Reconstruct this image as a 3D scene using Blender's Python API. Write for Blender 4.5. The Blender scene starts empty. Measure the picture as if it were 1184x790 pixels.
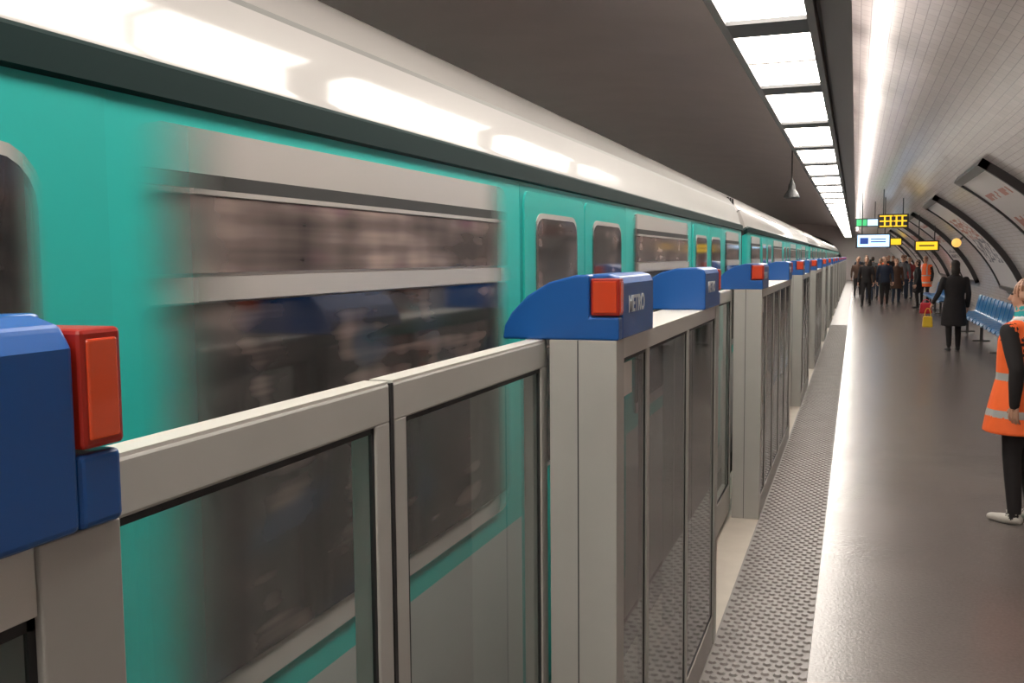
import bpy, bmesh, math, random
from mathutils import Vector, Matrix, kdtree
random.seed(4)
R=math.radians
sc=bpy.context.scene
sc.view_settings.view_transform='Standard'

# ------------------------------------------------------------ materials
def new_mat(name):
    m=bpy.data.materials.new(name); m.use_nodes=True
    nt=m.node_tree; b=nt.nodes['Principled BSDF']
    return m,nt,b
def mat(name,col,rough=.5,metal=0.0,spec=.5,noise=0.0,nscale=8.0,bump=0.0,emis=None,estr=0,coat=0,coatr=.03):
    m,nt,b=new_mat(name)
    b.inputs['Base Color'].default_value=(*col,1)
    b.inputs['Roughness'].default_value=rough
    b.inputs['Metallic'].default_value=metal
    b.inputs['Specular IOR Level'].default_value=spec
    b.inputs['Coat Weight'].default_value=coat
    b.inputs['Coat Roughness'].default_value=coatr
    if emis:
        b.inputs['Emission Color'].default_value=(*emis,1)
        b.inputs['Emission Strength'].default_value=estr
    if noise>0 or bump>0:
        tc=nt.nodes.new('ShaderNodeTexCoord'); n=nt.nodes.new('ShaderNodeTexNoise')
        n.inputs['Scale'].default_value=nscale; n.inputs['Detail'].default_value=4
        nt.links.new(tc.outputs['Object'],n.inputs['Vector'])
        if noise>0:
            r=nt.nodes.new('ShaderNodeMix'); r.data_type='RGBA'
            r.inputs[6].default_value=(*[c*(1-noise) for c in col],1)
            r.inputs[7].default_value=(*[min(1,c*(1+noise)) for c in col],1)
            nt.links.new(n.outputs['Fac'],r.inputs[0]); nt.links.new(r.outputs[2],b.inputs['Base Color'])
        if bump>0:
            bp=nt.nodes.new('ShaderNodeBump'); bp.inputs['Strength'].default_value=bump; bp.inputs['Distance'].default_value=.01
            nt.links.new(n.outputs['Fac'],bp.inputs['Height']); nt.links.new(bp.outputs['Normal'],b.inputs['Normal'])
    return m
M={}
M['teal']=mat('teal_train_paint',(.018,.40,.365),.36,0,.5,noise=.06,nscale=1.5)
M['teal2']=mat('teal_door_paint',(.018,.375,.340),.36)
M['tealshade']=mat('teal_door_shading',(.010,.27,.25),.4)  # darker copy of the teal: shading around the door leaves put into the colour
M['lowgrey']=mat('train_lower_grey',(.40,.41,.40),.4,noise=.1,nscale=2)
M['gutter']=mat('train_gutter_dark',(.004,.018,.018),.6,spec=.15)
M['roof']=mat('train_roof_grey',(.285,.265,.255),.5,.0,noise=.1,nscale=1.2,coat=.6,coatr=.10)
M['roofline']=mat('train_roof_groove',(.10,.095,.09),.5)
M['black']=mat('rubber_black',(.012,.012,.013),.6)
M['dark']=mat('dark_metal',(.05,.05,.052),.5)
M['alu']=mat('gate_aluminium',(.42,.41,.385),.42,.15,noise=.08,nscale=6)
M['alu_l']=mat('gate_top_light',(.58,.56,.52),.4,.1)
M['blue']=mat('blue_plastic_cover',(.005,.085,.33),.35,0,.5,coat=.2,coatr=.1)
M['red']=mat('red_lamp_lens',(.40,.030,.010),.22,coat=.4,emis=(1,.13,.02),estr=.14)
M['redrim']=mat('red_lamp_rim',(.27,.012,.006),.35,emis=(1,.05,.01),estr=.03)
M['white']=mat('white_print',(.65,.68,.72),.5)
M['tactile']=mat('tactile_rubber',(.185,.165,.158),.42,noise=.25,nscale=5)
M['sill']=mat('pale_sill_stone',(.50,.45,.39),.55,noise=.12,nscale=7)
M['track']=mat('ballast_dark',(.05,.047,.045),.9,noise=.4,nscale=25,bump=.6)
M['rail']=mat('steel_rail',(.3,.28,.27),.35,.9)
M['vaultdark']=mat('vault_grey_paint',(.74,.67,.65),.36,noise=.10,nscale=1.2)
M['housing']=mat('lamp_housing',(.16,.15,.145),.45,.2)
M['diffuser']=mat('lamp_diffuser',(.9,.9,.86),.4,emis=(1,.93,.835),estr=16.5)
M['tube']=mat('uplight_tube',(.9,.9,.86),.4,emis=(1,.915,.84),estr=25)
M['frame']=mat('poster_frame_dark',(.05,.045,.045),.4)
M['pwhite']=mat('poster_white',(.72,.66,.65),.35)
M['pred']=mat('poster_red',(.50,.16,.11),.4)
M['pdark']=mat('poster_ink',(.16,.14,.17),.4)
M['bench']=mat('bench_blue_shell',(.01,.17,.45),.3,coat=.3)
M['s_blue']=mat('sign_lit_blue',(.1,.3,.6),.4,emis=(.55,.78,1),estr=1.6)
M['s_navy']=mat('sign_navy',(.01,.03,.16),.4,emis=(.02,.08,.4),estr=.6)
M['s_yel']=mat('sign_lit_yellow',(.8,.5,.02),.4,emis=(1,.62,.03),estr=1.1)
M['s_lamp']=mat('wall_lamp_amber',(.8,.5,.1),.4,emis=(1,.6,.15),estr=.9)
M['s_grn']=mat('sign_green',(.05,.4,.15),.4,emis=(.1,.8,.3),estr=.6)
M['skin']=mat('skin',(.52,.29,.20),.5)
M['eye']=mat('eye_dark',(.02,.015,.012),.3)
M['lip']=mat('lips',(.35,.1,.09),.5)
M['hair_dark']=mat('hair_dark',(.02,.014,.01),.55,noise=.4,nscale=60)
M['hair_ginger']=mat('hair_ginger',(.20,.085,.04),.5,noise=.4,nscale=60)
M['hair_grey']=mat('hair_grey',(.25,.23,.22),.6)
M['c_black']=mat('cloth_black',(.016,.013,.014),.85,noise=.2,nscale=20)
M['c_navy']=mat('cloth_navy',(.014,.02,.04),.85)
M['c_brown']=mat('cloth_brown',(.085,.045,.03),.85)
M['c_grey']=mat('cloth_grey',(.10,.10,.11),.85)
M['c_red2']=mat('cloth_dark_red',(.18,.02,.02),.85)
M['c_jean']=mat('cloth_denim',(.025,.035,.06),.85)
M['c_vest']=mat('hi_vis_orange',(.88,.14,.03),.6,emis=(1,.15,.03),estr=.08,noise=.1,nscale=15)
M['c_reflect']=mat('reflective_tape',(.50,.51,.50),.35,.2)
M['c_teal']=mat('scarf_teal',(.02,.35,.36),.8)
M['c_red']=mat('red_leather',(.45,.015,.03),.45)
M['c_yel']=mat('yellow_plastic',(.75,.5,.03),.45)
M['shoe']=mat('shoe_black',(.015,.014,.014),.5)
M['shoe_w']=mat('shoe_white',(.50,.47,.43),.5)

def floor_mat():
    m,nt,b=new_mat('platform_asphalt')
    tc=nt.nodes.new('ShaderNodeTexCoord')
    n1=nt.nodes.new('ShaderNodeTexNoise'); n1.inputs['Scale'].default_value=.7; n1.inputs['Detail'].default_value=3; n1.inputs['Roughness'].default_value=.5
    n2=nt.nodes.new('ShaderNodeTexNoise'); n2.inputs['Scale'].default_value=60; n2.inputs['Detail'].default_value=3
    nt.links.new(tc.outputs['Object'],n1.inputs['Vector']); nt.links.new(tc.outputs['Object'],n2.inputs['Vector'])
    r=nt.nodes.new('ShaderNodeValToRGB'); r.color_ramp.elements[0].position=.25; r.color_ramp.elements[1].position=.75
    r.color_ramp.elements[0].color=(.112,.094,.089,1); r.color_ramp.elements[1].color=(.160,.137,.129,1)
    nt.links.new(n1.outputs['Fac'],r.inputs[0])
    mx=nt.nodes.new('ShaderNodeMix'); mx.data_type='RGBA'; mx.blend_type='MULTIPLY'; mx.inputs[0].default_value=.5
    nt.links.new(r.outputs[0],mx.inputs[6])
    r2=nt.nodes.new('ShaderNodeMapRange'); r2.inputs[3].default_value=.6;r2.inputs[4].default_value=1.4
    nt.links.new(n2.outputs['Fac'],r2.inputs[0]); nt.links.new(r2.outputs[0],mx.inputs[7])
    nt.links.new(mx.outputs[2],b.inputs['Base Color'])
    rr=nt.nodes.new('ShaderNodeMapRange'); rr.inputs[3].default_value=.21; rr.inputs[4].default_value=.29
    nt.links.new(n1.outputs['Fac'],rr.inputs[0]); nt.links.new(rr.outputs[0],b.inputs['Roughness'])
    bp=nt.nodes.new('ShaderNodeBump'); bp.inputs['Strength'].default_value=.3; bp.inputs['Distance'].default_value=.004
    nt.links.new(n2.outputs['Fac'],bp.inputs['Height']); nt.links.new(bp.outputs['Normal'],b.inputs['Normal'])
    return m
M['floor']=floor_mat()
def tile_mat():
    m,nt,b=new_mat('white_glazed_tile')
    tc=nt.nodes.new('ShaderNodeTexCoord'); br=nt.nodes.new('ShaderNodeTexBrick')
    br.inputs['Scale'].default_value=1; br.inputs['Brick Width'].default_value=.15; br.inputs['Row Height'].default_value=.075
    br.inputs['Mortar Size'].default_value=.003
    br.inputs['Color1'].default_value=(.76,.685,.665,1); br.inputs['Color2'].default_value=(.70,.63,.61,1); br.inputs['Mortar'].default_value=(.48,.43,.42,1)
    nt.links.new(tc.outputs['UV'],br.inputs['Vector']); nt.links.new(br.outputs['Color'],b.inputs['Base Color'])
    b.inputs['Roughness'].default_value=.20
    bp=nt.nodes.new('ShaderNodeBump'); bp.invert=True; bp.inputs['Strength'].default_value=.35; bp.inputs['Distance'].default_value=.002
    nt.links.new(br.outputs['Fac'],bp.inputs['Height']); nt.links.new(bp.outputs['Normal'],b.inputs['Normal'])
    return m
M['tile']=tile_mat()
def glass_mat(name,tint,base,power,haze):
    m=bpy.data.materials.new(name); m.use_nodes=True; nt=m.node_tree
    nt.nodes.remove(nt.nodes['Principled BSDF']); out=nt.nodes['Material Output']
    t=nt.nodes.new('ShaderNodeBsdfTransparent'); t.inputs[0].default_value=(*tint,1)
    g=nt.nodes.new('ShaderNodeBsdfGlossy'); g.inputs['Roughness'].default_value=.03
    d=nt.nodes.new('ShaderNodeBsdfDiffuse'); d.inputs[0].default_value=(.45,.45,.43,1)
    lw=nt.nodes.new('ShaderNodeLayerWeight'); lw.inputs[0].default_value=.5
    pw=nt.nodes.new('ShaderNodeMath'); pw.operation='POWER'; pw.inputs[1].default_value=power
    ml=nt.nodes.new('ShaderNodeMath'); ml.operation='MULTIPLY_ADD'; ml.inputs[1].default_value=.9; ml.inputs[2].default_value=base
    nt.links.new(lw.outputs['Facing'],pw.inputs[0]); nt.links.new(pw.outputs[0],ml.inputs[0])
    mx=nt.nodes.new('ShaderNodeMixShader'); m2=nt.nodes.new('ShaderNodeMixShader'); m2.inputs[0].default_value=haze
    nt.links.new(t.outputs[0],m2.inputs[1]); nt.links.new(d.outputs[0],m2.inputs[2])
    nt.links.new(ml.outputs[0],mx.inputs[0]); nt.links.new(m2.outputs[0],mx.inputs[1]); nt.links.new(g.outputs[0],mx.inputs[2])
    nt.links.new(mx.outputs[0],out.inputs[0])
    return m
M['glass']=glass_mat('gate_glass',(.84,.88,.87),.07,4,.06)
M['glass_d']=glass_mat('casing_glass',(.48,.48,.47),.08,3.0,.15)

# train window materials with soft (moving) ends, using the window's own generated coordinates
def win_mat(name,kind,fade,near):
    m,nt,b=new_mat(name); out=nt.nodes['Material Output']
    tc=nt.nodes.new('ShaderNodeTexCoord'); sx=nt.nodes.new('ShaderNodeSeparateXYZ')
    nt.links.new(tc.outputs['Generated'],sx.inputs[0])
    if kind=='silver':
        b.inputs['Base Color'].default_value=(.46,.43,.41,1); b.inputs['Roughness'].default_value=.4; b.inputs['Metallic'].default_value=.2
    elif kind=='dark':
        b.inputs['Base Color'].default_value=(.03,.03,.03,1)
    else:
        def noise(scl,sd,det):
            mp=nt.nodes.new('ShaderNodeMapping'); mp.inputs['Scale'].default_value=scl; mp.inputs['Location'].default_value=(sd,sd*1.7,sd*.3)
            n=nt.nodes.new('ShaderNodeTexNoise'); n.inputs['Scale'].default_value=1.0; n.inputs['Detail'].default_value=det
            nt.links.new(tc.outputs['Object'],mp.inputs[0]); nt.links.new(mp.outputs[0],n.inputs['Vector']); return n
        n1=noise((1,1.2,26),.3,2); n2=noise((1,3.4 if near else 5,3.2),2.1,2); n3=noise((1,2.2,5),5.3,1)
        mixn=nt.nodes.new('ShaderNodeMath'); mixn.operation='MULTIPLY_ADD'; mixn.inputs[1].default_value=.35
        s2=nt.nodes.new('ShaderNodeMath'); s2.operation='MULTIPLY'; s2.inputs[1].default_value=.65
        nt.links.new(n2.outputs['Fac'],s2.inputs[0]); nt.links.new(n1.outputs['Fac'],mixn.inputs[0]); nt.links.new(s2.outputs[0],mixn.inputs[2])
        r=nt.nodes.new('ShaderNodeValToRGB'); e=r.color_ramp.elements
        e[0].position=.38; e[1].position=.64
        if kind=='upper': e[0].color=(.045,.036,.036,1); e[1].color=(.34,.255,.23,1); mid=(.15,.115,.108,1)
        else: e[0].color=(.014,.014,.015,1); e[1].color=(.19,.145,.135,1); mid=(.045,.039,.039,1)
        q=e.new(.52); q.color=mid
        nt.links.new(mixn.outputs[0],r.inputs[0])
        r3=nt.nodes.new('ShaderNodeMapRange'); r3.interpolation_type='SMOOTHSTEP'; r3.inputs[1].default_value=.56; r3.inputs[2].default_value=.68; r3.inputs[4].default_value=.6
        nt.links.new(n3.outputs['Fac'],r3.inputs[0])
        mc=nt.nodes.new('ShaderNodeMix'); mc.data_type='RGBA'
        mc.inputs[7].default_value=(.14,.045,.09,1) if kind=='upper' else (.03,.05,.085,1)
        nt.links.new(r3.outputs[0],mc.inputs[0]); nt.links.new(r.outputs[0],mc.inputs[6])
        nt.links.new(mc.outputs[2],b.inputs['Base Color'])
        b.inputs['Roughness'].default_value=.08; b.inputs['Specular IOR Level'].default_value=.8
    if fade>0:
        inv=nt.nodes.new('ShaderNodeMath'); inv.operation='SUBTRACT'; inv.inputs[0].default_value=1; nt.links.new(sx.outputs['Y'],inv.inputs[1])
        sc_=nt.nodes.new('ShaderNodeMath'); sc_.operation='MULTIPLY'; sc_.inputs[1].default_value=1.3 if near else 1; nt.links.new(inv.outputs[0],sc_.inputs[0])
        mn=nt.nodes.new('ShaderNodeMath'); mn.operation='MINIMUM'; nt.links.new(sx.outputs['Y'],mn.inputs[0]); nt.links.new(sc_.outputs[0],mn.inputs[1])
        mr=nt.nodes.new('ShaderNodeMapRange'); mr.interpolation_type='SMOOTHSTEP'; mr.inputs[1].default_value=0; mr.inputs[2].default_value=fade
        nt.links.new(mn.outputs[0],mr.inputs[0])
        t=nt.nodes.new('ShaderNodeBsdfTransparent'); mx=nt.nodes.new('ShaderNodeMixShader')
        nt.links.new(mr.outputs[0],mx.inputs[0]); nt.links.new(t.outputs[0],mx.inputs[1]); nt.links.new(b.outputs[0],mx.inputs[2])
        nt.links.new(mx.outputs[0],out.inputs[0])
    return m
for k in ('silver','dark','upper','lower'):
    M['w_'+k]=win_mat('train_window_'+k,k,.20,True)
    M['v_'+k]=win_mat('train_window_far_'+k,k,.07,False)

# ------------------------------------------------------------ mesh builder
class MB:
    def __init__(s): s.v=[];s.f=[];s.fm=[];s.m=[]
    def mi(s,k):
        if k not in s.m: s.m.append(k)
        return s.m.index(k)
    def add(s,vs,fs,k):
        o=len(s.v); s.v+= [tuple(v) for v in vs]; i=s.mi(k)
        for f in fs: s.f.append([o+a for a in f]); s.fm.append(i)
    def box(s,x0,x1,y0,y1,z0,z1,k):
        vs=[(x,y,z) for x in (x0,x1) for y in (y0,y1) for z in (z0,z1)]
        s.add(vs,[(0,1,3,2),(4,6,7,5),(0,4,5,1),(2,3,7,6),(0,2,6,4),(1,5,7,3)],k)
    def ext(s,prof,axis,a,b,k):
        n=len(prof)
        def P(p,t): return (t,p[0],p[1]) if axis=='x' else ((p[0],t,p[1]) if axis=='y' else (p[0],p[1],t))
        vs=[P(p,a) for p in prof]+[P(p,b) for p in prof]
        fs=[(i,(i+1)%n,n+(i+1)%n,n+i) for i in range(n)]+[tuple(range(n))[::-1],tuple(range(n,2*n))]
        s.add(vs,fs,k)
    def build(s,name,parent=None,bevel=0,smooth=False,loc=(0,0,0),segs=2,recalc=True):
        me=bpy.data.meshes.new(name); me.from_pydata(s.v,[],s.f)
        for k in s.m: me.materials.append(M[k])
        for p,i in zip(me.polygons,s.fm): p.material_index=i; p.use_smooth=smooth
        if recalc:
            bm=bmesh.new(); bm.from_mesh(me); bmesh.ops.recalc_face_normals(bm,faces=bm.faces); bm.to_mesh(me); bm.free()
        o=bpy.data.objects.new(name,me); sc.collection.objects.link(o); o.location=loc
        if bevel>0:
            md=o.modifiers.new('bevel','BEVEL'); md.width=bevel; md.segments=segs; md.limit_method='ANGLE'; md.angle_limit=R(35)
        if parent: o.parent=parent
        return o
def empty(name,loc=(0,0,0)):
    e=bpy.data.objects.new(name,None); e.location=loc; e.empty_display_size=.1; sc.collection.objects.link(e); return e
def rrect(y0,y1,z0,z1,r,n=5):
    pts=[]
    for cy,cz,a0 in ((y1-r,z1-r,0),(y0+r,z1-r,90),(y0+r,z0+r,180),(y1-r,z0+r,270)):
        for i in range(n+1):
            a=R(a0+90*i/n); pts.append((cy+r*math.cos(a),cz+r*math.sin(a)))
    return pts

# ------------------------------------------------------------ room shell
YB,YF=-9.0,76.0
CX,CZ,EA,EB=-3.9,.3,7.0,3.9
def vp(t,off=0): 
    n=Vector((math.cos(t)/EA,math.sin(t)/EB)).normalized()
    return (CX+EA*math.cos(t)-n.x*off, CZ+EB*math.sin(t)-n.y*off)
def zvault(x): return CZ+EB*math.sqrt(max(0,1-((x-CX)/EA)**2))
def vault(name,t0,t1,fm):
    n=max(4,int(abs(t1-t0)/.035)); me=bpy.data.meshes.new(name); vs=[];fs=[];uv=[]
    ys=[YB+(YF-YB)*j/17 for j in range(18)]
    arc=0; A=[]
    for i in range(n+1):
        p=vp(t0+(t1-t0)*i/n)
        if i: arc+=math.dist(p,q)
        q=p; A.append((p,arc))
    for (p,a) in A:
        for y in ys: vs.append((p[0],y,p[1])); uv.append((y,a))
    mats=[]
    fi=[]
    for i in range(n):
        for j in range(17):
            a=i*18+j; fs.append((a,a+1,a+19,a+18)); tm=t0+(t1-t0)*(i+.5)/n
            k=fm(tm)
            if k not in mats: mats.append(k)
            fi.append(mats.index(k))
    me.from_pydata(vs,[],fs); ul=me.uv_layers.new(name='UVMap')
    for l in me.loops: ul.data[l.index].uv=uv[l.vertex_index]
    for k in mats: me.materials.append(M[k])
    for p,i in zip(me.polygons,fi): p.material_index=i; p.use_smooth=True
    o=bpy.data.objects.new(name,me); sc.collection.objects.link(o); return o
tz=math.asin(-.3/3.9)
vault('wall_right',tz-.02,.75,lambda t:'tile')
vault('ceiling',.75,math.pi-.75,lambda t:'tile' if t<1.05 else 'vaultdark')
vault('wall_left',math.pi-.75,math.pi-tz+.35,lambda t:'tile')
def endwall(name,y,portal):
    b=MB(); N=56
    x0,x1=CX-EA,CX+EA
    for i in range(N):
        a=x0+(x1-x0)*i/N; c=x0+(x1-x0)*(i+1)/N; m=(a+c)/2
        def zl(x):
            if portal and -6.9<m<-.95: return 1.2+2.2*math.sqrt(max(0,1-((x+3.9)/3.05)**2))
            return -1.4 if -6.9<m<-.95 else -.02
        b.add([(a,y,zl(a)),(c,y,zl(c)),(c,y,zvault(c)),(a,y,zvault(a))],[(0,1,2,3)],'pwhite')
    return b.build(name)
endwall('wall_front',YF,True); endwall('wall_back',YB,False)
b=MB()
b.ext([(-6.95,-1.4),(-.9,-1.4),(-.9,1.5),(-1.8,3.0),(-3.9,3.5),(-6,3.0),(-6.95,1.5)],'y',YF+.01,YF+25,'dark')
tun=b.build('running_tunnel')
bm=bmesh.new(); bm.from_mesh(tun.data); bm.faces.ensure_lookup_table()
ff=[f for f in bm.faces if len(f.verts)==7 and max(v.co.y for v in f.verts)<YF+1]
bmesh.ops.delete(bm,geom=ff,context='FACES'); bm.to_mesh(tun.data); bm.free()

b=MB(); b.box(-.92,3.14,YB,YF,-1.4,0,'floor'); b.build('floor')
b=MB(); b.box(-10.9,-6.9,YB,YF,-1.4,0,'floor'); b.build('floor_opposite_platform')
b=MB(); b.box(-6.9,-.92,YB+.02,YF-.02,-1.5,-1.25,'track'); b.build('track_bed')
tr=empty('track_rails')
for i,x in enumerate((-3.07,-1.63,-6.1,-4.66)):
    b=MB(); b.ext([(x-.06,-1.25),(x+.06,-1.25),(x+.06,-1.235),(x+.012,-1.22),(x+.012,-1.16),(x+.035,-1.15),(x+.035,-1.11),(x-.035,-1.11),(x-.035,-1.15),(x-.012,-1.16),(x-.012,-1.22),(x-.06,-1.235)],'y',YB+.05,YF-.05,'rail')
    b.build('rail_%d'%(i+1),tr)
b=MB(); b.box(-.92,-.575,YB+.05,YF-.2,0,.010,'sill'); b.build('platform_edge_sill')
b=MB(); b.box(-.575,-.155,YB+.05,YF-.2,0,.008,'tactile')
def dome(x,y,r,h):
    n=8; vs=[(x+r*math.cos(i*math.pi/4),y+r*math.sin(i*math.pi/4),.008) for i in range(n)]+[(x+.6*r*math.cos(i*math.pi/4),y+.6*r*math.sin(i*math.pi/4),.008+h) for i in range(n)]
    b.add(vs,[(i,(i+1)%n,n+(i+1)%n,n+i) for i in range(n)]+[tuple(range(n,2*n))],'tactile')
y=1.5;row=0
while y<26:
    for i in range(8):
        dome(-.548+i*.05+(.025 if row%2 else 0),y,.019,.008)
    y+=.05; row+=1
b.build('tactile_paving_strip',recalc=False)

# ------------------------------------------------------------ ceiling lights
def light_strip(mir):
    cl=empty('ceiling_light_strip')
    def X(a,c): return (a,c) if not mir else (2*CX-c,2*CX-a)
    b=MB()
    b.box(*X(-.78,-.25),YB+.1,YF-.1,3.16,3.26,'housing')
    b.box(*X(-.78,-.735),YB+.1,YF-.1,3.09,3.16,'housing'); b.box(*X(-.285,-.24),YB+.1,YF-.1,3.09,3.16,'housing')
    b.build('housing',cl)
    b=MB(); b.box(*X(-.21,-.10),YB+.1,YF-.1,3.14,3.36,'housing'); b.box(*X(-.24,-.21),YB+.1,YF-.1,3.2,3.24,'dark'); b.box(*X(-.10,-.048),YB+.1,YF-.1,3.14,3.15,'housing'); b.box(*X(-.053,-.048),YB+.1,YF-.1,3.15,3.18,'housing'); b.build('cable_trunking',cl)
    b=MB(); bt=MB(); bh=MB()
    y=3.95-2.25*5
    while y<YF-3:
        b.box(*X(-.735,-.285),y,y+1.9,3.115,3.16,'diffuser')
        bh.box(*X(-.735,-.285),y+.94,y+.975,3.105,3.16,'housing')
        bh.box(*X(-.735,-.285),y+1.9,y+2.25,3.09,3.16,'dark')
        bt.box(*X(-.092,-.064),y+.1,y+2.0,3.165,3.20,'tube')
        y+=2.25
    b.build('lamp_diffusers',cl); bh.build('lamp_separators',cl); bt.build('uplight_tubes',cl)
    b=MB(); y=YB+2
    while y<YF-2:
        for x in (-.70,-.32,-.15):
            a,c=X(x-.012,x+.012)
            b.box(a,c,y-.012,y+.012,3.24,zvault(x),'dark')
        y+=4.5
    b.build('hangers',cl)
light_strip(False); light_strip(True)

# ------------------------------------------------------------ platform gates
XF,XP,XD0,XD1=-.57,-.75,-.765,-.815
def cap(par,name,ya,yb,light_at_b,text=True):
    full=[(-.565,1.54),(-.565,1.685),(-.575,1.703),(-.60,1.71),(-.68,1.708),(-.75,1.69),(-.81,1.655),(-.855,1.61),(-.875,1.575),(-.88,1.54)]
    cut=[(-.565,1.54),(-.565,1.60),(-.642,1.60),(-.642,1.709),(-.68,1.708),(-.75,1.69),(-.81,1.655),(-.855,1.61),(-.875,1.575),(-.88,1.54)]
    t=.047
    b=MB()
    if light_at_b: b.ext(full,'y',ya,yb-t,'blue'); b.ext(cut,'y',yb-t,yb,'blue'); l0,l1=yb-t+.003,yb+.001
    else: b.ext(full,'y',ya+t,yb,'blue'); b.ext(cut,'y',ya,ya+t,'blue'); l0,l1=ya-.001,ya+t-.003
    b.build(name,par,bevel=.006,segs=3)
    b=MB(); b.box(-.638,-.5625,l0,l1,1.604,1.699,'redrim')
    b.build(name+'_lamp_rim',par,bevel=.004)
    b=MB(); b.box(-.634,-.5608,l0+.006,l1-.006,1.611,1.691,'red')
    yy=(l0-.003,l0+.004) if not light_at_b else (l1-.004,l1+.003)
    b.box(-.632,-.570,yy[0],yy[1],1.611,1.692,'red')
    b.build(name+'_lamp_lens',par,bevel=.002)
    if text and 1<ya<12:
        cu=bpy.data.curves.new('lettering','FONT'); cu.body='METRO'; cu.size=.062; cu.offset=.0015; cu.extrude=.0005; cu.materials.append(M['white'])
        o=bpy.data.objects.new(name+'_lettering',cu); sc.collection.objects.link(o); o.parent=par
        o.rotation_euler=(R(90),0,R(90)); o.location=(-.5635,(ya+.11 if not light_at_b else ya+.07),1.608)
def casing(y0,y1):
    par=empty('platform_barrier_panel')
    b=MB()
    for a in (y0,y1-.085):
        b.box(XP,XF,a,a+.085,.010,1.54,'alu')
        b.box(XP+.075,XP+.079,a-.0015,a+.0865,.012,1.54,'dark')
    b.box(XP+.01,XF-.004,y0+.085,y1-.085,.01,.14,'alu')
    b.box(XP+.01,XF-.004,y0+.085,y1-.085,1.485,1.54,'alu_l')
    b.build('posts',par,bevel=.004)
    n=2 if y1-y0<2.5 else 4
    ms=[y0+.42]+[y0+.42+(y1-y0-.5)*i/n for i in range(1,n)]
    b=MB()
    for m in ms: b.box(XF-.03,XF-.003,m-.02,m+.02,.14,1.485,'alu')
    b.build('mullions',par,bevel=.003)
    b=MB(); edges=[y0+.085]+ms+[y1-.085]
    for a,c in zip(edges[:-1],edges[1:]):
        a+=.02 if a!=edges[0] else 0; c-=.02 if c!=edges[-1] else 0
        for q in ((a,a+.008,.14,1.485),(c-.008,c,.14,1.485),(a,c,.14,.15),(a,c,1.475,1.485)):
            b.box(XF-.012,XF-.008,q[0],q[1],q[2],q[3],'black')
    b.build('gaskets',par)
    b=MB(); x=XF-.010; b.add([(x,y0+.09,.145),(x,y1-.09,.145),(x,y1-.09,1.48),(x,y0+.09,1.48)],[(0,1,2,3)],'glass_d'); b.build('glass',par)
    if y0<12:
        b=MB(); b.box(XF-.0095,XF-.0088,y0+.11,y0+.22,1.38,1.47,'alu_l'); b.build('notice_sticker',par)
    cap(par,'cover_near',y0,y0+.45,False); cap(par,'cover_far',y1-.45,y1,True,text=True)
def doors(y0,y1):
    par=empty('platform_screen_door'); m=(y0+y1)/2
    for i,(a,c) in enumerate(((y0-.03,m-.006),(m+.006,y1+.03))):
        b=MB(); w=.055
        b.box(XD1,XD0,a,a+w,.05,1.47,'alu'); b.box(XD1,XD0,c-w,c,.05,1.47,'alu')
        b.box(XD1,XD0,a,c,1.465,1.535,'alu'); b.box(XD1,XD0,a+w,c-w,.05,.24,'alu')
        b.build('leaf_%d_frame'%(i+1),par,bevel=.005)
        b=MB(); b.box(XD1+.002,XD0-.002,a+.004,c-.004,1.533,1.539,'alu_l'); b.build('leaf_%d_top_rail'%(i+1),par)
        b=MB(); g=.009
        for q in ((a+w,a+w+g,.24,1.465),(c-w-g,c-w,.24,1.465),(a+w,c-w,.24,.24+g),(a+w,c-w,1.465-g,1.465)):
            b.box(XD0-.010,XD0-.004,q[0],q[1],q[2],q[3],'black')
        e=(c,c+.006) if i==0 else (a-.006,a)
        b.box(XD1+.005,XD0+.001,e[0],e[1],.05,1.535,'black')
        b.build('leaf_%d_gasket'%(i+1),par)
        b=MB(); x=XD0-.008; b.add([(x,a+w,.245),(x,c-w,.245),(x,c-w,1.46),(x,a+w,1.46)],[(0,1,2,3)],'glass'); b.build('leaf_%d_glass'%(i+1),par)
segs=[(-5.6,-3.5),(-1.5,.634),(2.41,4.38),(6.5,9.6)]
y=11.65; k=0
while y<68:
    L=2.0 if k%2==0 else 3.1
    segs.append((y,y+L)); y+=L+2.05; k+=1
for s in segs: casing(*s)
for s,t in zip(segs[:-1],segs[1:]): doors(s[1],t[0])

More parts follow.
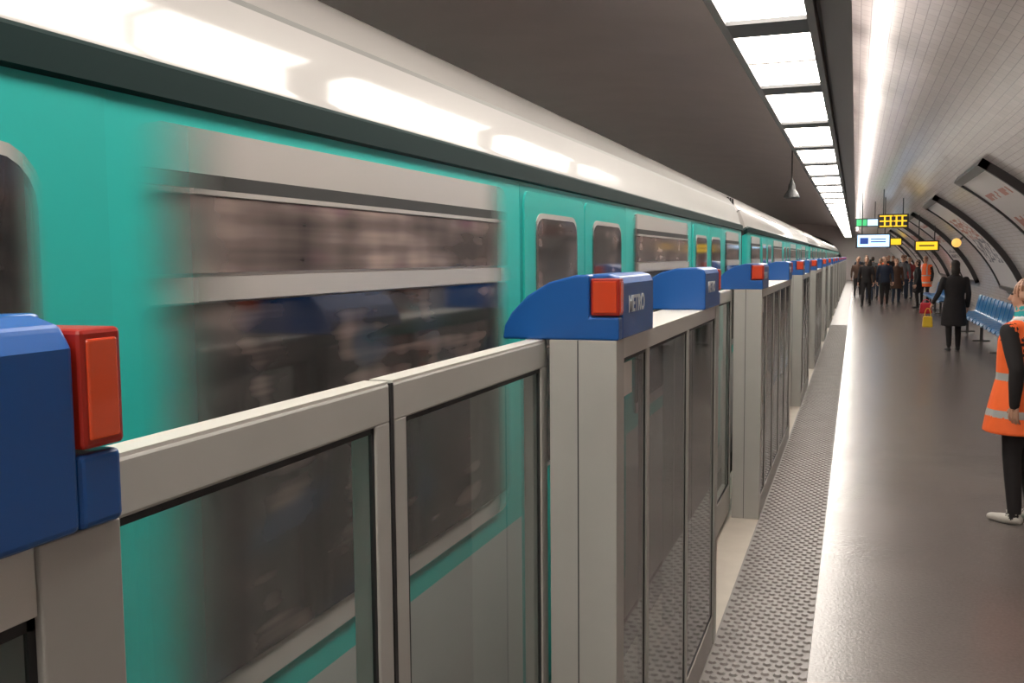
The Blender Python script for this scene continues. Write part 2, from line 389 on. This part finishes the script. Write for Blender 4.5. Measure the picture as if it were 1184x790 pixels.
# ------------------------------------------------------------ train
train=empty('metro_train')
XS=-1.15; XC=-2.35
near=[(-1.30,-.95),(-1.2,-.3),(-1.155,-.12),(XS,.0),(XS,.8),(XS,2.03),(-1.135,2.035),(-1.135,2.088),(-1.155,2.10),(-1.165,2.12),(-1.178,2.17),(-1.20,2.23),(-1.225,2.285),(-1.232,2.30),(-1.29,2.375),(-1.37,2.44),(-1.48,2.50),(-1.62,2.55),(-1.85,2.60),(XC,2.63)]
sm=['dark','lowgrey','lowgrey','lowgrey','teal','gutter','gutter','gutter','roof','roof','roof','roof','roofline','roof','roof','roof','roof','roof','roof']
far=[(2*XC-x,z) for x,z in near[:-1]][::-1]
prof=near+far; seg_m=sm+sm[::-1]+['dark']
def shell(name,y0,y1):
    b=MB(); n=len(prof)
    def ring(y,s): return [(XC+(x-XC)*s, y, z if z<1 else 1+(z-1)*(1-(1-s)*.8)) for x,z in prof]
    ys=[(y0,.955),(y0+.04,.985),(y0+.14,1),(y1-.14,1),(y1-.04,.985),(y1,.955)]
    rings=[ring(*q) for q in ys]
    for r0,r1 in zip(rings[:-1],rings[1:]):
        for i in range(n):
            j=(i+1)%n; b.add([r0[i],r0[j],r1[j],r1[i]],[(0,1,2,3)],seg_m[i])
    b.add(rings[0],[tuple(range(n))],'dark'); b.add(rings[-1],[tuple(range(n))],'dark')
    o=b.build(name,train,smooth=True)
    bm=bmesh.new(); bm.from_mesh(o.data); bmesh.ops.remove_doubles(bm,verts=bm.verts,dist=.0005)
    bmesh.ops.recalc_face_normals(bm,faces=bm.faces)
    for e in bm.edges:
        if len(e.link_faces)==2:
            if e.link_faces[0].material_index!=e.link_faces[1].material_index or e.calc_face_angle(0)>R(32): e.smooth=False
    bm.to_mesh(o.data); bm.free()
def side_window(y0,L,p):
    b=MB(); X=XS
    def pl(a,c,z0,z1,x,k,r=.03): b.ext(rrect(a,c,z0,z1,r,4),'x',X-.004,X+x,p+k)
    pl(0,L,.88,1.995,.008,'silver',.10)
    e=.035
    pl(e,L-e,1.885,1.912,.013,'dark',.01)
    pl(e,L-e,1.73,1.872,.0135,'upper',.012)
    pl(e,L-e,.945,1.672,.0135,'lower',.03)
    pl(0.02,L-.02,1.677,1.722,.020,'silver',.01)
    pl(0.02,L-.02,1.874,1.884,.016,'silver',.003)
    b.build('side_window',train,loc=(0,y0,0))
def door_pair(y0,L,p,near_):
    h=L/2; X=XS
    b=MB()
    th=.003 if near_ else .010
    b.box(X-.004,X+.0015,-.02,L+.02,.02,2.02,'tealshade' if not near_ else 'teal2')
    for i in (0,1):
        a=i*h
        b.ext(rrect(a+.008,a+h-.005,.06,2.0,.05,4),'x',X-.004,X+th,'teal2')
    b.build('door_leaves',train,loc=(0,y0,0))
    for i in (0,1):
        b=MB(); a=i*h; m=.12
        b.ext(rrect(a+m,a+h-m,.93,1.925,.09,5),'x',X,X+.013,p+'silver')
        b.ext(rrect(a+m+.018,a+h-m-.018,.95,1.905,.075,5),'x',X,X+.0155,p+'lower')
        b.build('door_window',train,loc=(0,y0,0))
def car(y0,y1,feats):
    shell('car_body',y0,y1)
    for t,a,L in feats:
        p='w_' if a<3.3 and a>-3 else 'v_'
        if t=='w': side_window(a,L,p)
        else: door_pair(a,L,'v_' if a>3 else 'w_',a<3)
car(-7.9,10.72,[('d',-7.6,1.6),('w',-5.9,1.75),('d',-4.05,1.6),('w',-2.3,1.75),('d',-.36,1.62),('w',1.31,1.90),('d',3.36,1.68),('w',5.22,1.86),('d',7.26,1.68),('w',9.2,1.1)])
y=11.15
while y<60:
    L=15.3; f=[]
    f.append(('w',y+.4,1.1)); q=y+1.7
    for i in range(3):
        f.append(('d',q,1.65))
        f.append(('w',q+1.9,1.8)); q+=3.95
    f.append(('d',q,1.3))
    car(y,y+L,f); 
    y+=L+.43
b=MB(); y=10.72
while y<60:
    for i in range(5): b.box(-3.4,-1.30+(-.02 if i%2 else 0),y-.02+i*.1,y+.07+i*.1,-.1,2.4,'black')
    y+=15.73
b.build('gangway_bellows',train)
b=MB(); y=-6
while y<66:
    for yy in (y,y+2):
        for x in (-1.63,-3.07):
            n=20; b.ext([(yy+.42*math.cos(i*2*math.pi/n),-.69+.42*math.sin(i*2*math.pi/n)) for i in range(n)],'x',x-.06,x+.06,'dark')
        b.box(-3.07,-1.63,yy-.06,yy+.06,-.75,-.63,'dark')
    y+=7.7
b.build('wheels',train)

# ------------------------------------------------------------ posters on curved wall
def poster(y0,y1,ta,tb,style):
    par=empty('wall_poster_frame')
    def strip(b,a0,a1,c0,c1,off,th,k,n=20):
        vs=[];fs=[]
        for i in range(n+1):
            t=a0+(a1-a0)*i/n; p=vp(t,off); q=vp(t,off-th)
            vs+=[(p[0],c0,p[1]),(p[0],c1,p[1]),(q[0],c0,q[1]),(q[0],c1,q[1])]
        for i in range(n):
            o=i*4; fs+=[(o,o+1,o+5,o+4),(o+2,o+6,o+7,o+3),(o,o+4,o+6,o+2),(o+1,o+3,o+7,o+5)]
        fs+=[(0,2,3,1),(n*4,n*4+1,n*4+3,n*4+2)]
        b.add(vs,fs,k)
    b=MB(); w=.07; dt=.02
    strip(b,ta,tb,y0,y0+w,.10,.11,'frame'); strip(b,ta,tb,y1-w,y1,.10,.11,'frame')
    strip(b,ta,ta+dt,y0,y1,.10,.11,'frame',3); strip(b,tb-dt,tb,y0,y1,.10,.11,'frame',3)
    b.build('frame',par)
    b=MB(); nt_,ny=40,24; random.seed(int(y0*7))
    for i in range(nt_):
        for j in range(ny):
            t0=ta+dt+(tb-ta-2*dt)*i/nt_; t1=ta+dt+(tb-ta-2*dt)*(i+1)/nt_
            c0=y0+w+(y1-y0-2*w)*j/ny; c1=y0+w+(y1-y0-2*w)*(j+1)/ny
            k='pwhite'; fr=i/nt_
            if style==0:
                if 3<j<21:
                    if .80<fr<.86 and random.random()<.6: k='pred'
                    elif .55<fr<.66 and random.random()<.6: k='pred'
                    elif .28<fr<.45 and i%3 and random.random()<.6: k='pdark'
            else:
                if 3<j<21 and .25<fr<.8 and random.random()<.5: k='pdark' if fr<.55 else 'pred'
            P=[vp(t0,.07),vp(t1,.07)]
            b.add([(P[0][0],c0,P[0][1]),(P[0][0],c1,P[0][1]),(P[1][0],c1,P[1][1]),(P[1][0],c0,P[1][1])],[(0,1,2,3)],k)
    b.build('printed_sheet',par)
for y0,y1,s in ((3.0,5.9,1),(12.5,15.4,0),(19.6,22.6,1),(27,30,0),(35,38,1),(44,47,0),(53,56,1)):
    poster(y0,y1,.20,.72,s)

# ------------------------------------------------------------ bench row
bench=empty('blue_platform_bench')
def seat_row(ystart,n):
    b=MB()
    for s in range(n):
        yc=ystart+s*.56
        pr=[(-.26,.40),(-.245,.435),(-.2,.452),(-.08,.44),(.04,.425),(.12,.435),(.165,.49),(.19,.60),(.215,.72),(.24,.83),(.262,.845)]
        g=[]
        for i,(x,z) in enumerate(pr):
            f=i/(len(pr)-1); w=.235*(1-.25*max(0,f-.6)/.4) if f<.98 else .15
            if i==0: w=.2
            g.append([(2.5+x-(.03*(t*t) if f>.55 else 0), yc+w*t, z+(.03*t*t if f<.55 else 0)) for t in (-1,-.75,-.4,0,.4,.75,1)])
        vs=[p for r in g for p in r]; fs=[]
        for i in range(len(g)-1):
            for j in range(6): fs.append((i*7+j,i*7+j+1,i*7+j+8,i*7+j+7))
        b.add(vs,fs,'bench')
    o=b.build('seat_shells_%d'%int(ystart),bench,smooth=True)
    md=o.modifiers.new('s','SOLIDIFY'); md.thickness=.02; md.offset=0
    b=MB(); L=n*.56
    b.box(2.42,2.50,ystart-.3,ystart+L-.26,.35,.41,'dark')
    for k in range(4):
        yy=ystart-.1+k*(L-.4)/3
        b.box(2.43,2.49,yy-.03,yy+.03,0,.36,'dark'); b.box(2.3,2.62,yy-.04,yy+.04,0,.02,'dark')
    b.build('support_beam_%d'%int(ystart),bench,bevel=.005)
seat_row(16.6,15); seat_row(30,12)

# ------------------------------------------------------------ signs
def hang_sign(name,x,y,z,w,h,mats):
    par=empty(name); b=MB()
    b.box(x-w/2-.03,x+w/2+.03,y,y+.12,z-h/2-.03,z+h/2+.03,'dark'); 
    for s in (-1,1): 
        xx=x+s*w*.35
        b.box(xx-.012,xx+.012,y+.045,y+.075,z+h/2,zvault(xx+.015)-.003,'dark')
    b.build('case',par)
    n=len(mats)
    for i,k in enumerate(mats):
        b=MB(); a=x-w/2+w*i/n; b.box(a+.01,a+w/n-.01,y-.006,y+.003,z-h/2,z+h/2,k); b.build('face_%d'%(i+1),par)
    return par
p=hang_sign('exit_sign',.42,26.5,2.14,.78,.30,['s_blue'])
b=MB(); b.box(.1,.30,26.488,26.495,2.06,2.22,'s_navy'); b.box(.36,.72,26.488,26.495,2.10,2.13,'s_navy'); b.box(.36,.72,26.488,26.495,2.17,2.195,'s_navy'); b.build('lettering',p)
p=hang_sign('train_information_display',.80,24,2.55,.60,.26,['s_yel','s_yel'])
b=MB()
for i in range(2):
    for j in range(5): b.box(.51+j*.125,.60+j*.125,23.985,23.992,2.445+i*.12,2.535+i*.12,'dark')
b.build('digits',p)
hang_sign('direction_sign',.30,30,2.72,.6,.18,['s_grn','s_blue'])
p=hang_sign('exit_sign',1.68,26.5,2.0,.52,.2,['s_yel'])
b=MB(); b.box(1.5,1.86,26.488,26.495,1.985,2.02,'dark'); b.build('lettering',p)
p=hang_sign('direction_sign',1.25,44,2.35,1.1,.25,['s_blue','s_yel'])
def uv_sphere(b,c,r,k,sx=1,sy=1,sz=1,n=14,m=9):
    vs=[(c[0],c[1],c[2]+r*sz)];fs=[]
    for i in range(1,m):
        a=math.pi*i/m
        for j in range(n):
            t=2*math.pi*j/n; vs.append((c[0]+r*sx*math.sin(a)*math.cos(t),c[1]+r*sy*math.sin(a)*math.sin(t),c[2]+r*sz*math.cos(a)))
    vs.append((c[0],c[1],c[2]-r*sz))
    for j in range(n): fs.append((0,1+j,1+(j+1)%n))
    for i in range(m-2):
        for j in range(n): a=1+i*n; fs.append((a+j,a+n+j,a+n+(j+1)%n,a+(j+1)%n))
    L=len(vs)-1;a=1+(m-2)*n
    for j in range(n): fs.append((a+j,L,a+(j+1)%n))
    b.add(vs,fs,k)
wl=empty('wall_lamp'); b=MB()
px,pz=vp(.50,.20)
uv_sphere(b,(px,23.6,pz),.10,'s_lamp'); b.build('globe',wl,smooth=True)
b=MB(); e=vp(.50,.01); b.add([(e[0],23.58,e[1]-.03),(e[0],23.62,e[1]-.03),(e[0],23.62,e[1]+.03),(e[0],23.58,e[1]+.03),(px,23.58,pz-.03),(px,23.62,pz-.03),(px,23.62,pz+.03),(px,23.58,pz+.03)],[(0,1,2,3),(4,5,6,7),(0,1,5,4),(1,2,6,5),(2,3,7,6),(3,0,4,7)],'dark'); b.build('bracket',wl)
ls=empty('hanging_loudspeaker'); b=MB(); X0,Y0=-.98,16.2
pr=[(.02,2.98),(.035,2.93),(.05,2.90),(.06,2.82),(.11,2.74),(.125,2.70),(.115,2.685),(.0,2.69)]
n=20; vs=[];fs=[]
for r,z in pr:
    for j in range(n): t=2*math.pi*j/n; vs.append((X0+r*math.cos(t),Y0+r*math.sin(t),z))
for i in range(len(pr)-1):
    for j in range(n): fs.append((i*n+j,i*n+(j+1)%n,(i+1)*n+(j+1)%n,(i+1)*n+j))
b.add(vs,fs,'dark'); b.box(X0-.01,X0+.01,Y0-.01,Y0+.01,2.95,zvault(X0+.01),'dark'); b.build('horn_and_cable',ls,smooth=False)

# ------------------------------------------------------------ people
class Fig:
    def __init__(s): s.v=[];s.f=[];s.l=[]
    def add(s,vs,fs,lab):
        o=len(s.v); s.v+=[Vector(v) for v in vs]; s.l+=[lab]*len(vs); s.f+=[[o+a for a in f] for f in fs]
    def rings(s,rings,lab):
        n=len(rings[0]); vs=[p for r in rings for p in r]; fs=[]
        for i in range(len(rings)-1):
            for j in range(n): fs.append((i*n+j,i*n+(j+1)%n,(i+1)*n+(j+1)%n,(i+1)*n+j))
        fs.append(tuple(range(n))[::-1]); fs.append(tuple(range((len(rings)-1)*n,len(rings)*n)))
        s.add(vs,fs,lab)
    def tube(s,pts,rad,lab,n=12,flat=1.0,step=.03):
        pts=[Vector(p) for p in pts]; P=[];Rr=[]
        for i in range(len(pts)-1):
            k=max(1,int((pts[i+1]-pts[i]).length/step))
            for j in range(k): t=j/k; P.append(pts[i].lerp(pts[i+1],t)); Rr.append(rad[i]*(1-t)+rad[i+1]*t)
        P.append(pts[-1]); Rr.append(rad[-1])
        T=[(P[min(i+1,len(P)-1)]-P[max(i-1,0)]).normalized() for i in range(len(P))]
        d0,d1=T[0],T[-1]; r0,r1=Rr[0],Rr[-1]
        P=[P[0]-d0*r0*.92,P[0]-d0*r0*.6]+P+[P[-1]+d1*r1*.6,P[-1]+d1*r1*.92]; Rr=[r0*.35,r0*.8]+Rr+[r1*.8,r1*.35]; T=[d0,d0]+T+[d1,d1]
        rs=[]
        for p,r,t in zip(P,Rr,T):
            ref=Vector((0,1,0)) if abs(t.y)<.85 else Vector((0,0,1))
            a=t.cross(ref).normalized(); c=t.cross(a).normalized()
            rs.append([p+a*r*math.cos(2*math.pi*j/n)+c*r*flat*math.sin(2*math.pi*j/n) for j in range(n)])
        s.rings(rs,lab)
    def loft(s,st,lab,n=24,step=.02):
        rs=[]
        for i in range(len(st)-1):
            k=max(1,int(abs(st[i+1][0]-st[i][0])/step))
            for j in range(k): t=j/k; rs.append([a*(1-t)+b_*t for a,b_ in zip(st[i],st[i+1])])
        rs.append(st[-1])
        s.rings([[Vector((cx+rx*math.cos(2*math.pi*j/n),cy+ry*math.sin(2*math.pi*j/n),z)) for j in range(n)] for z,cx,cy,rx,ry in rs],lab)
    def ell(s,c,r,lab,n=16,m=12):
        rs=[]
        for i in range(1,m):
            a=math.pi*i/m
            rs.append([Vector((c[0]+r[0]*math.sin(a)*math.cos(2*math.pi*j/n),c[1]+r[1]*math.sin(a)*math.sin(2*math.pi*j/n),c[2]+r[2]*math.cos(a))) for j in range(n)])
        s.rings(rs,lab)
def person(name,x,y,H,ang,top='c_black',legs='c_black',hair='hair_dark',shoe='shoe',coat=None,stride=0.,arms=None,vox=.02,vest=False,longhair=False,bun=False,collar=None,headturn=0,w=1.0):
    f=Fig(); g=Fig()
    h=lambda *a:[q*H for q in a]
    V=lambda a,b_,c:Vector((a*H,b_*H,c*H))
    tw=(1.10 if vest else 1.0)*w
    torso='c_vest' if vest else top
    f.loft([h(.47,0,0,.078*w,.062*w),h(.52,0,0,.093*w,.066*w),h(.56,0,0,.09*w,.062*w)],legs)
    if vest: st=[(.375,0,.012,.128,.112),(.45,0,.008,.122,.104),(.52,0,.004,.114,.094),(.60,0,0,.10,.082),(.68,0,0,.103,.080),(.75,0,0,.108,.074),(.79,0,0,.10,.062),(.82,0,0,.075,.048),(.838,0,0,.045,.04)]
    elif coat: st=[(coat,0,0,.125,.098),(.42,0,0,.118,.09),(.52,0,0,.108,.082),(.60,0,0,.092,.07),(.68,0,0,.10,.072),(.75,0,0,.108,.07),(.79,0,0,.10,.06),(.82,0,0,.07,.046),(.84,0,0,.042,.04)]
    else: st=[(.48,0,0,.10,.074),(.54,0,0,.098,.073),(.60,0,0,.085,.065),(.68,0,0,.097,.069),(.75,0,0,.106,.067),(.79,0,0,.10,.058),(.82,0,0,.07,.045),(.84,0,0,.042,.038)]
    f.loft([h(a,b_,c,d*tw,e*tw) for a,b_,c,d,e in st],torso)
    f.tube([V(0,0,.81),V(0,.008,.875)],h(.034,.030),'skin')
    if collar: f.tube([V(0,0,.825),V(0,.004,.855)],h(.056,.048),collar)
    c,s_=math.cos(headturn),math.sin(headturn)
    def HP(a,b_,cz): return V(a*c-b_*s_,.01+a*s_+b_*c,cz)
    f.ell(HP(0,-.004,.943),h(.044,.052,.056),'skin'); f.ell(HP(0,.014,.905),h(.033,.037,.040),'skin')
    f.tube([HP(0,.050,.935),HP(0,.062,.915)],h(.006,.009),'skin',n=8,step=.01)
    for s in (-1,1): f.ell(HP(s*.046,-.002,.928),h(.007,.012,.017),'skin',10,8)
    f.ell(HP(0,-.014,.955),h(.050,.053,.052),hair); f.ell(HP(0,-.026,.925),h(.046,.038,.05),hair)
    if longhair: f.ell(HP(0,-.034,.885),h(.05,.03,.06),hair)
    if bun: f.ell(HP(0,-.074,.935),h(.026,.024,.028),hair)
    for s in (-1,1):
        g.ell(HP(s*.017,.046,.935),h(.006,.005,.004),'eye',8,6)
        g.tube([HP(s*.009,.0505,.948),HP(s*.026,.046,.948)],h(.0018,.0018),hair,n=6,step=.01)
    g.ell(HP(0,.049,.898),h(.012,.005,.0035),'lip',8,6)
    for s in (-1,1):
        st_=s*stride
        hip=V(s*.052,0,.50); kn=V(s*.055,.5*st_+.012,.285); an=V(s*.06,st_-.012,.05+(.02 if st_<0 else 0))
        f.tube([hip,kn.lerp(hip,.5),kn,kn.lerp(an,.4),an],h(.054,.048,.036,.034,.027),legs)
        tz_=.017
        f.tube([V(s*.06,st_-.025,tz_+.004),V(s*.063,st_+.03,tz_),V(s*.068,st_+.085,tz_-.002)],h(.024,.026,.019),shoe,flat=.85)
    A=arms or {}
    for s,key in ((-1,'L'),(1,'R')):
        a=A.get(key,((.145,-.01,.635),(.15,.04,.49)))
        sh=V(s*.108*w,0,.79); el=V(s*a[0][0],a[0][1],a[0][2]); wr=V(s*a[1][0],a[1][1],a[1][2])
        f.tube([sh,sh.lerp(el,.5),el,el.lerp(wr,.4),wr],h(.036,.034,.029,.028,.020),top)
        if vest: f.ell(V(s*.10,0,.80),h(.035,.04,.028),'c_vest')
        D=(wr-el).normalized(); S=(Vector((0,1,0))-D*D.y).normalized() if abs(D.y)<.9 else (Vector((0,0,1))-D*D.z).normalized()
        N=D.cross(S)*(-s)
        if N.dot(Vector((-s,0,0)))<0: N=-N
        k=H/1.7
        g.tube([wr-D*.03*k,wr+D*.02*k],[.021*k,.024*k],'skin',flat=.8)
        for q in (-1.5,-.5,.5,1.5):
            base=wr+D*.02*k+S*q*.012*k; kn=wr+D*(.088-.004*abs(q))*k+S*q*.018*k
            g.tube([base,kn],[.014*k,.0115*k],'skin',n=8)
            Lf={1.5:.068,.5:.078,-.5:.073,-1.5:.056}[q]*k
            p=kn; dd=D.copy()
            pts=[p]
            for fr,bend in ((.42,20),(.32,30),(.26,25)):
                dd=(dd*math.cos(R(bend))+N*math.sin(R(bend))).normalized()
                p=p+dd*Lf*fr; pts.append(p)
            g.tube(pts,[.0098*k,.009*k,.0082*k,.007*k],'skin',n=8,step=.01)
        tb=wr+D*.03*k+S*.022*k; t1=tb+(D*.6+S*.65+N*.3).normalized()*.035*k
        g.tube([tb,t1,t1+(D*.9+S*.2+N*.3).normalized()*.032*k],[.014*k,.011*k,.0085*k],'skin',n=8,step=.01)
    me=bpy.data.meshes.new('tmp'); me.from_pydata([tuple(v) for v in f.v],[],f.f)
    bm=bmesh.new(); bm.from_mesh(me); bmesh.ops.recalc_face_normals(bm,faces=bm.faces); bm.to_mesh(me); bm.free()
    o=bpy.data.objects.new('tmp',me); sc.collection.objects.link(o)
    md=o.modifiers.new('r','REMESH'); md.mode='VOXEL'; md.voxel_size=vox
    dg=bpy.context.evaluated_depsgraph_get(); dg.update()
    m2=bpy.data.meshes.new_from_object(o.evaluated_get(dg)); bpy.data.objects.remove(o)
    bm=bmesh.new(); bm.from_mesh(m2)
    for _ in range(2): bmesh.ops.smooth_vert(bm,verts=bm.verts,factor=.5,use_axis_x=True,use_axis_y=True,use_axis_z=True)
    for v in bm.verts:
        if v.co.z<0: v.co.z=0
    kd=kdtree.KDTree(len(f.v))
    for i,v in enumerate(f.v): kd.insert(v,i)
    kd.balance()
    labs=[]
    def mid(l):
        if l not in labs: labs.append(l)
        return labs.index(l)
    for fa in bm.faces:
        ce=fa.calc_center_median(); _,i,_=kd.find(ce); l=f.l[i]
        if vest and l=='c_vest':
            zz=ce.z/H
            if .445<zz<.472 or .59<zz<.618 or (zz>.618 and .045<abs(ce.x/H)<.066): l='c_reflect'
        fa.material_index=mid(l); fa.smooth=True
    off=[bm.verts.new(v) for v in g.v]
    for fc in g.f:
        nf=bm.faces.new([off[i] for i in fc]); nf.material_index=mid(g.l[fc[0]]); nf.smooth=True
    m3=bpy.data.meshes.new(name)
    for l in labs: m3.materials.append(M[l])
    bm.to_mesh(m3); bm.free()
    o=bpy.data.objects.new(name,m3); sc.collection.objects.link(o)
    zmin=min(v.co.z for v in m3.vertices)
    o.location=(x,y,-zmin+.001); o.rotation_euler=(0,0,ang)
    return o
person('hi_vis_worker',1.055,7.0,1.60,R(50),top='c_black',legs='c_black',hair='hair_ginger',shoe='shoe_w',vest=True,bun=True,vox=.0095,collar='c_teal',stride=.0,
       arms={'L':((.155,-.06,.64),(.148,-.05,.50)),'R':((.15,-.03,.64),(.15,.02,.50))},headturn=R(15),w=1.12)
person('woman_in_dark_coat',1.72,19.4,1.66,R(10),coat=.28,hair='hair_dark',longhair=True,vox=.014,stride=.05,arms={'L':((.17,-.02,.64),(.215,.03,.53))},w=1.08)
crowd=[(.37,36.,1.72,170,dict(top='c_black',legs='c_black',stride=.08)),
(.98,36.2,1.74,185,dict(top='c_navy',legs='c_black',stride=.10)),
(1.42,38.2,1.66,200,dict(top='c_brown',legs='c_jean',coat=.34,hair='hair_ginger')),
(1.76,41.,1.78,175,dict(top='c_grey',legs='c_jean',stride=.07)),
(2.10,43.,1.70,150,dict(top='c_red2',legs='c_jean')),
(.10,44.6,1.68,180,dict(top='c_brown',legs='c_black',stride=.06)),
(1.55,51.5,1.78,190,dict(top='c_black',legs='c_black')),
(.85,53.5,1.72,0,dict(top='c_grey',legs='c_jean',stride=.06)),
(.55,41,1.62,10,dict(top='c_brown',legs='c_jean',longhair=True,coat=.4)),
(1.98,35.2,1.62,90,dict(top='c_black',legs='c_black',coat=.32,longhair=True)),
(2.2,49,1.8,180,dict(top='c_navy',legs='c_black')),
(1.0,43.5,1.66,160,dict(top='c_black',legs='c_jean',stride=.05)),
(.5,49.5,1.8,190,dict(top='c_black',legs='c_black')),
(1.9,56,1.76,170,dict(top='c_brown',legs='c_black')),
(.2,60,1.74,180,dict(top='c_navy',legs='c_black'))]
for x,y,H,a,kw in crowd: person('pedestrian',x,y,H,R(a),vox=.022,**kw)
person('hi_vis_worker',2.35,37.5,1.74,R(160),top='c_black',legs='c_black',vest=True,vox=.02)
person('hi_vis_worker',1.2,47,1.72,R(180),top='c_black',legs='c_black',vest=True,vox=.02)

def bag(name,x,y,z,w,d,h,k,hh=.12):
    par=empty(name); b=MB()
    prf=[(-w/2,z),(w/2,z),(w/2*.85,z+h),(-w/2*.85,z+h)]
    b.ext([(x+p[0],p[1]) for p in prf],'y',y-d/2,y+d/2,k); b.build('bag_body',par,bevel=.02,segs=3)
    f=Fig(); pts=[Vector((x+w*.3*math.cos(a),y,z+h-.01+hh*math.sin(a))) for a in [math.pi*i/10 for i in range(11)]]
    f.tube(pts,[.007]*11,k,n=8)
    b=MB(); b.add(f.v,f.f,k); b.build('handle',par,smooth=True)
bag('red_handbag',1.25,19.50,.68,.22,.12,.20,'c_red',.07)
bag('yellow_shopping_bag',1.27,19.28,.44,.18,.09,.20,'c_yel',.16)

# ------------------------------------------------------------ world + camera
w=bpy.data.worlds.new('world'); sc.world=w; w.use_nodes=True
w.node_tree.nodes['Background'].inputs[0].default_value=(.05,.05,.05,1)
cd=bpy.data.cameras.new('camera'); cam=bpy.data.objects.new('camera',cd); sc.collection.objects.link(cam)
cd.sensor_width=36; cd.lens=1120/1184*36; cd.clip_start=.02; cd.clip_end=300
mw=Matrix.Rotation(R(19.5),4,'Z')@Matrix.Rotation(R(90-4.85),4,'X')@Matrix.Rotation(R(-.5),4,'Z')
cam.matrix_world=Matrix.Translation((0,0,1.75))@mw
sc.camera=cam
